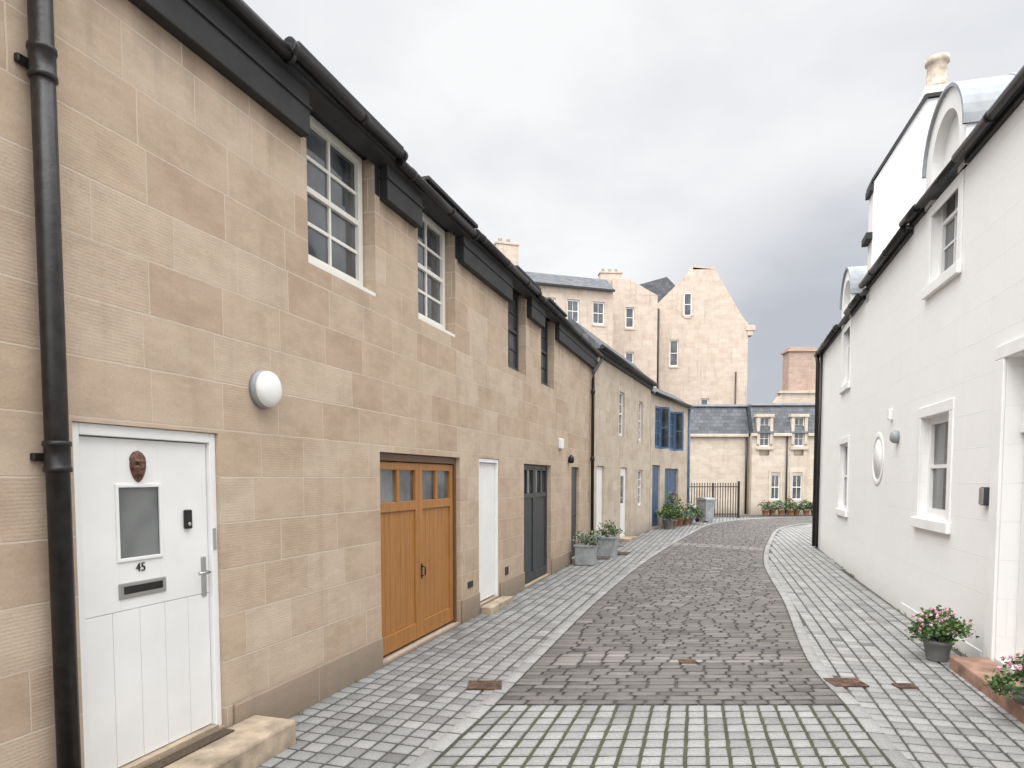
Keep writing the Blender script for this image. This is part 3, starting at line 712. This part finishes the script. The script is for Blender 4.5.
for a in (w1,w2):
    M2.boxes('dormer_surround',[(a-.15,a,-.4,.06,3.5,4.85),(a+.5,a+.65,-.4,.06,3.5,4.85),(a-.2,a+.7,-.5,.1,4.85,5.0)],cream,H5,.01)
    M2.window('sash_window',a,a+.5,3.4,4.85,-.1,2,4,wpaint,H5,fw=.05)
    M2.boxes('cill',[(a-.18,a+.68,0,.08,3.25,3.4)],cream,H5)
for a,b_ in ((.95,1.4),(2.0,2.5)):
    M2.window('sash_window',a,b_,.75,2.0,-.08,2,2,wpaint,H5)
    M2.boxes('surround',[(a-.12,a-.002,0,.03,.65,2.12),(b_+.002,b_+.12,0,.03,.65,2.12),(a-.12,b_+.12,0,.03,2.12,2.25)],cream,H5)
tube('downpipe',[M1.p(6.32,.1,3.95),M1.p(6.32,.1,.05)],.05,black,H5,10)
tube('downpipe',[M2.p(1.7,.07,3.9),M2.p(1.7,.07,.05)],.04,black,H5,10)

# ------------------------------------------------------------ tenements
def tenement(name,o,dirv,Ln,top,ops,dep=10,mat=tene,wcols=1):
    e=empty(name,(o[0],o[1],0)); f=Fr(o,dirv,1)
    f.wall('facade',0,Ln,0,top,ops,mat,e,dep=.3); f.box('body',0,Ln,-dep,-.3,0,top,mat,e)
    for (a,b_,z0,z1,*_) in ops:
        f.window('sash_window',a,b_,z0,z1,-.12,wcols,2,wpaint,e,fw=.08)
        f.boxes('window_surround',[(a-.12,a-.002,0,.02,z0-.12,z1+.12),(b_+.002,b_+.12,0,.02,z0-.12,z1+.12),(a,b_,0,.05,z0-.12,z0-.002),(a,b_,0,.02,z1+.002,z1+.12)],tene,e)
    return e,f
ops=[(1.1,1.75,9.9,11.8,.12),(3.4,4.0,6.3,7.6,.12),(1.15,1.8,5.8,7.6,.12)]
e,f=tenement('tenement_building',(10.3,50),(1,0),6.75,12.6,ops,10)
f.prism('gable',[(0,12.6),(0,14.2),(2.35,16.5),(2.6,16.95),(4.35,16.8),(4.6,16.3),(6.3,13.5),(6.75,13.0),(6.75,12.6)],0,-.6,tene,e)
f.boxes('gable_window_surround',[(1.95,2.08,.0,.05,13.5,15.1),(2.62,2.75,0,.05,13.5,15.1),(2.08,2.62,0,.05,13.35,13.5),(2.08,2.62,0,.05,15.1,15.25)],tene,e)
f.window('sash_window',2.08,2.62,13.5,15.1,.003,1,2,wpaint,e)
f.boxes('skew_corbel',[(6.6,7.25,-.6,.1,12.45,12.85),(6.7,7.1,-.6,.05,12.1,12.45)],tene,e,.03)
f.prism('main_roof',[(0,12.6),(0.1,14.0),(3.5,16.3),(6.6,12.9),(6.75,12.6)],-.6,-10,slatem,e)
f.boxes('chimney',[(2.7,4.3,-.6,-.0,16.8,17.0)],tene,e)
tube('downpipe',[f.p(.25,.1,14.0),f.p(.25,.1,.0)],.07,black,e,8)
tube('downpipe',[f.p(5.9,.08,9.5),f.p(5.9,.08,.0)],.05,black,e,8)
ops=[(.9,1.5,12.0,13.4,.12),(.9,1.5,9.0,10.4,.12)]
e,f=tenement('tenement_building',(6.8,47),(1,.05),3.1,14.2,ops,10)
f.prism('roof_slope',[(0,14.2),(0,15.3),(1.2,15.25),(3.1,14.22)],-.02,-.5,tene,e)
f.prism('slate_roof',[(1.0,14.0),(1.8,15.6),(4.6,16.4),(5.6,15.4),(6.0,14)],-3.2,-7,slatem,e)
f.boxes('chimney',[(-.75,.75,-1.2,-.53,13.9,15.8),(-.8,.8,-1.25,-.48,15.8,15.92)],tene,e,.02)
for i in range(3): lathe('chimney_pot',f.p(-.5+i*.45,-.85,15.92),[(.13,0),(.10,.2),(.13,.24)],buff,e,10)
tops=[]
Ft=(-7.0,39.5)
lt=math.hypot(13.4,4.5)
for c in (9.8,11.4,13.15): tops+= [(c-.42,c+.42,11.5,12.9,.12),(c-.42,c+.42,8.3,10.0,.12)]
e,f=tenement('tenement_building',Ft,(13.4,4.5),lt,13.6,tops,9,wcols=2)
f.extr('roof',[(.2,13.6),(.2,13.7),(-.9,14.6),(-5,15.2),(-9,13.7)],0,lt,slatem,e)
f.box('gutter',0,lt,.2,.3,13.55,13.67,black,e)
f.boxes('chimney',[(6.5,7.9,-1.4,-.3,13.6,15.9),(6.45,7.95,-1.45,-.25,15.9,16.05)],tene,e,.02)
for i in range(2): lathe('chimney_pot',f.p(6.9+i*.5,-.85,16.05),[(.15,0),(.12,.3),(.15,.34)],buff,e,10)
e=empty('brick_chimney_stack',(17.5,42,0)); f=Fr((16.1,42),(1,0),1)
f.boxes('stack',[(.75,2.4,-1,0,0,9.5),(.65,2.5,-1.1,.1,9.5,9.62),(.8,2.35,-.95,-.05,9.62,9.8)],brickm,e,.02)
f.prism('gable_block',[(-.2,0),(-.2,6.4),(.2,7.0),(2.8,7.2),(3.2,0)],.35,-.0,tene,e)
f.boxes('coping',[(.0,3.0,-.1,.45,6.95,7.1)],tene,e)

# ------------------------------------------------------------ railings, bins, planters, plants
e=empty('metal_railings',(9,31,0)); f=Fr((7.9,31.0),(1,.05),1)
L=[(i*.12,i*.12+.028,0,.028,.05,1.55) for i in range(20)]+[(-.03,2.4,-.005,.035,.18,.22),(-.03,2.4,-.005,.035,1.42,1.46)]
f.boxes('bars',L,black,e); f.boxes('posts',[(-.1,-.02,-.03,.06,0,1.7),(2.38,2.47,-.03,.06,0,1.7),(1.2,1.27,-.03,.05,0,1.62)],black,e,.01)
for i in range(20): lathe('finial',f.p(i*.12+.014,.014,1.55),[(.02,0),(.028,.03),(.001,.09)],black,e,6)
def wheelie(x,y):
    e=empty('wheelie_bin',(x,y,0)); f=Fr((x,y),(.9,.44),1)
    V=[];hw=.25
    for z,s in ((.06,.80),(.85,1.0),(.93,1.04)):
        V+=[f.p(-hw*s,-.28*s,z),f.p(hw*s,-.28*s,z),f.p(hw*s,.28*s,z),f.p(-hw*s,.28*s,z)]
    F=[(0,1,2,3)]+[(r*4+i,r*4+(i+1)%4,r*4+4+(i+1)%4,r*4+4+i) for r in range(2) for i in range(4)]+[(8,9,10,11)]
    mesh('body',V,F,zinc,e,bevel=.02)
    f.extr('lid',[(.31,.935),(.31,.97),(.05,1.03),(-.3,1.02),(-.32,.935)],-.28,.28,zinc,e,.01)
    f.boxes('rim',[(-.28,.28,.27,.305,.87,.92)],zinc,e,.006)
    tube('handle',[f.p(-.22,-.33,.95),f.p(-.22,-.40,.96),f.p(.22,-.40,.96),f.p(.22,-.33,.95)],.015,zinc,e,8)
    for q in (-.24,.24): tube('wheel',[f.p(q-.03,-.25,.10),f.p(q+.03,-.25,.10)],.10,black,e,18)
wheelie(8.05,28.3)
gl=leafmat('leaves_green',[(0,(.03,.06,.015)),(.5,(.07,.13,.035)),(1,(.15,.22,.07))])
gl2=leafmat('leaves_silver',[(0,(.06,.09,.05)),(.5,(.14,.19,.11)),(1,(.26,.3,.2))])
pk=leafmat('petals_pink',[(0,(.62,.22,.32)),(.5,(.75,.42,.50)),(1,(.82,.68,.70))])
wh=leafmat('petals_white',[(0,(.6,.6,.6)),(1,(.8,.8,.78))])
rd=leafmat('petals_red',[(0,(.35,.02,.03)),(1,(.5,.06,.08))])
def foliage(name,c,rx,rz,n,size,mat,parent,ncl=18):
    V=[];F=[];C=[]
    cl=[(U(0,2*math.pi),U(.1,1.25)**.5,U(0,1.15)) for _ in range(ncl)]
    for i in range(n):
        a,r,h=random.choice(cl); 
        th=a+random.gauss(0,.28); rr=min(1.3,max(0,r+random.gauss(0,.14))); hh=h*(1-.45*rr*rr)+random.gauss(0,.08)
        p=Vector((c[0]+math.cos(th)*rr*rx,c[1]+math.sin(th)*rr*rx,c[2]+max(.0,hh)*rz))
        d=Vector((random.gauss(0,1),random.gauss(0,1),random.gauss(.4,.8))).normalized()
        s=d.cross(Vector((R()-.5,R()-.5,R()-.5))).normalized(); l=size*U(.6,1.3); w=l*.33
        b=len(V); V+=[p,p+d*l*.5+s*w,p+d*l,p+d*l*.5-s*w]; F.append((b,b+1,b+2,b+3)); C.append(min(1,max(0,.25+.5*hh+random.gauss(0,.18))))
    return mesh(name,V,F,mat,parent,col=C,fix=False)
gl_stem=simple('stem_green',(.05,.08,.03),.7)
def potplant(name,x,y,pr,ph,rx,rz,lm,fm=None,nl=700,nf=120,potm=plast,z=0.02,ls=.045,square=False,fs=.022):
    e=empty(name,(x,y,0))
    if square:
        f=Fr((x,y),Lf.d,1)
        f.boxes('pot',[(-pr,pr,-pr,pr,z,z+ph)],potm,e,.02)
        f.boxes('pot_rim',[(-pr-.02,pr+.02,-pr-.02,-pr+.02,z+ph-.04,z+ph+.01),(-pr-.02,pr+.02,pr-.02,pr+.02,z+ph-.04,z+ph+.01),(-pr-.02,-pr+.02,-pr+.02,pr-.02,z+ph-.04,z+ph+.01),(pr-.02,pr+.02,-pr+.02,pr-.02,z+ph-.04,z+ph+.01)],potm,e,.008)
    else:
        lathe('pot',(x,y,z),[(pr*.68,0),(pr*.7,.01),(pr*.95,ph*.82),(pr*1.06,ph*.84),(pr*1.08,ph),(pr*.95,ph),(pr*.9,ph-.03)],potm,e,26)
    for i in range(14):
        a=U(0,6.28); r=U(.2,.9)*rx
        tube('stem',[(x,y,z+ph-.03),(x+math.cos(a)*r*.5,y+math.sin(a)*r*.5,z+ph+rz*.35),(x+math.cos(a)*r,y+math.sin(a)*r,z+ph+rz*U(.5,.9))],.004,gl_stem,e,5)
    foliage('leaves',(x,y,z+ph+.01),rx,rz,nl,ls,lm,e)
    if fm:
        V=[];F=[];C=[]
        for i in range(nf//6):
            a=U(0,6.28); r=U(0,1.2)**.5; c=Vector((x+math.cos(a)*r*rx,y+math.sin(a)*r*rx,z+ph+rz*(1.05-.5*r*r)+U(-.06,.06))); cc=R()
            for j in range(14):
                d=Vector((random.gauss(0,1),random.gauss(0,1),random.gauss(.3,1))).normalized(); p=c+d*fs*U(.3,1.1)
                s=d.cross(Vector((R()-.5,R()-.5,R()-.5))).normalized(); t=d.cross(s)
                b=len(V); l=fs*.6; V+=[p+s*l,p+t*l,p-s*l,p-t*l]; F.append((b,b+1,b+2,b+3)); C.append(min(1,max(0,cc+random.gauss(0,.2))))
        mesh('flowers',V,F,fm,e,col=C,fix=False)
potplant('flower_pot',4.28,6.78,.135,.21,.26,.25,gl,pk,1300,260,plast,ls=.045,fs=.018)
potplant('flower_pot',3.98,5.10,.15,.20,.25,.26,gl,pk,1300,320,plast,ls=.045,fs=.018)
potplant('planter',1.56,14.35,.20,.42,.26,.28,gl2,wh,600,60,zinc,square=True)
potplant('planter',2.22,15.9,.22,.45,.30,.30,gl,wh,700,90,zinc,square=True)
for (x,y,pr,ph,rx,rz,m_,fm) in ((5.6,24.4,.2,.35,.42,.45,gl,None),(5.95,25.2,.18,.3,.35,.9,gl,rd),(6.35,26.0,.2,.3,.45,.45,gl2,None),(6.8,26.7,.2,.3,.5,.5,gl,wh),(7.1,27.3,.18,.3,.4,.3,gl,rd)):
    potplant('potted_shrub',x,y,pr,ph,rx,rz,m_,fm,600,60,terra if R()<.5 else plast,ls=.09,fs=.04)
for i in range(7):
    potplant('potted_shrub',12.3+i*.42,33.3+U(-.2,.2),.17,.28,.28,.4+U(-.1,.2),gl if i%2 else gl2,rd if i%3==0 else None,350,40,terra,ls=.09,fs=.04)
e=empty('door_mat',F2.p(.6,.5,0)); F2.box('mat',-.6,.0,.45,.95,.026,.040,matm,e,.004)
V=[];F=[];C=[]
def tuft(x,y,n,sz):
    for i in range(n):
        a=U(0,6.28); l=sz*U(.5,1.2); p=Vector((x+U(-.03,.03),y+U(-.03,.03),.012)); d=Vector((math.cos(a)*.6,math.sin(a)*.6,U(.3,1))).normalized(); s=d.cross(Vector((0,0,1))).normalized()
        b=len(V); V.extend([p-s*l*.08,p+s*l*.08,p+d*l+s*l*.05,p+d*l-s*l*.05]); F.append((b,b+1,b+2,b+3)); C.append(R())
for i in range(46):
    s_=U(11.0,18.5); f_=R1 if s_<l1 else R3; q=f_.p(s_ if f_ is R1 else U(.3,l3-.3),U(.02,.06),0); tuft(q[0],q[1],9,U(.02,.06))
for i in range(26):
    q=Lf.p(random.choice([U(5.1,6.8),U(9,9.6),U(10.6,11.7),U(13.6,15.2)]),U(.04,.07),0); tuft(q[0],q[1],8,U(.02,.05))
mesh('weeds',V,F,gl,col=C,fix=False)

# ------------------------------------------------------------ world
w=bpy.data.worlds.new('World'); scn.world=w; w.use_nodes=True; nt=w.node_tree; nt.nodes.clear(); k=N(nt)
out=k.node('ShaderNodeOutputWorld')
sun_dir=Vector((-.42,-.42,.80)).normalized()
sky=k.node('ShaderNodeTexSky',sky_type='NISHITA'); sky.sun_disc=False
sky.sun_elevation=math.asin(sun_dir.z); sky.sun_rotation=math.atan2(sun_dir.x,sun_dir.y)
tc=k.node('ShaderNodeTexCoord').outputs['Generated']
sp_=k.node('ShaderNodeSeparateXYZ'); k.link(tc,sp_.inputs[0]); X,Y,Z=sp_.outputs
zz=k.math('MAXIMUM',Z,0)
den=k.math('ADD',zz,.22)
cb=k.node('ShaderNodeCombineXYZ'); k.link(k.math('DIVIDE',X,den),cb.inputs[0]); k.link(k.math('DIVIDE',Y,den),cb.inputs[1])
n1=k.noise(cb.outputs[0],1.5,6,.5)
cloud=k.ramp(n1,[(.30,(.82,.835,.87)),(.45,(.94,.945,.96)),(.56,(1.03,1.03,1.03))])
dt=k.node('ShaderNodeVectorMath',operation='DOT_PRODUCT'); k.link(tc,dt.inputs[0]); dt.inputs[1].default_value=(.42,.90,.10)
bank=k.math('MULTIPLY',k.smooth(k.math('ADD',dt.outputs['Value'],k.math('MULTIPLY',n1,.08)),.985,1.04),.9)
cloud=k.mix(bank,cloud,(.50,.52,.58))
zen=k.math('MULTIPLY_ADD',k.smooth(zz,.55,.95),3.1,1.0)
beh=k.math('MULTIPLY_ADD',k.smooth(k.math('MULTIPLY',Y,-1),-.1,.8),1.3,1.0)
st_=k.math('MULTIPLY',zen,beh)
bg1=k.node('ShaderNodeBackground'); k.link(cloud,bg1.inputs[0]); k.link(st_,bg1.inputs[1])
bg2=k.node('ShaderNodeBackground'); k.link(sky.outputs[0],bg2.inputs[0]); bg2.inputs[1].default_value=.08
mx=k.node('ShaderNodeMixShader'); mx.inputs[0].default_value=.08; k.link(bg1.outputs[0],mx.inputs[1]); k.link(bg2.outputs[0],mx.inputs[2])
k.link(mx.outputs[0],out.inputs[0])
sl=bpy.data.lights.new('sun','SUN'); sl.energy=1.4; sl.angle=math.radians(40); sl.color=(1,.97,.93)
so=bpy.data.objects.new('sun',sl); scn.collection.objects.link(so); so.rotation_euler=sun_dir.to_track_quat('Z','Y').to_euler()

# ------------------------------------------------------------ camera
cd=bpy.data.cameras.new('camera'); cd.lens=24; cd.sensor_width=36; cd.shift_y=.130; cd.clip_end=600; cd.clip_start=.05
co=bpy.data.objects.new('camera',cd); scn.collection.objects.link(co)
co.location=(0,0,1.85); co.rotation_euler=(math.radians(90-3.3),0,0)
scn.camera=co
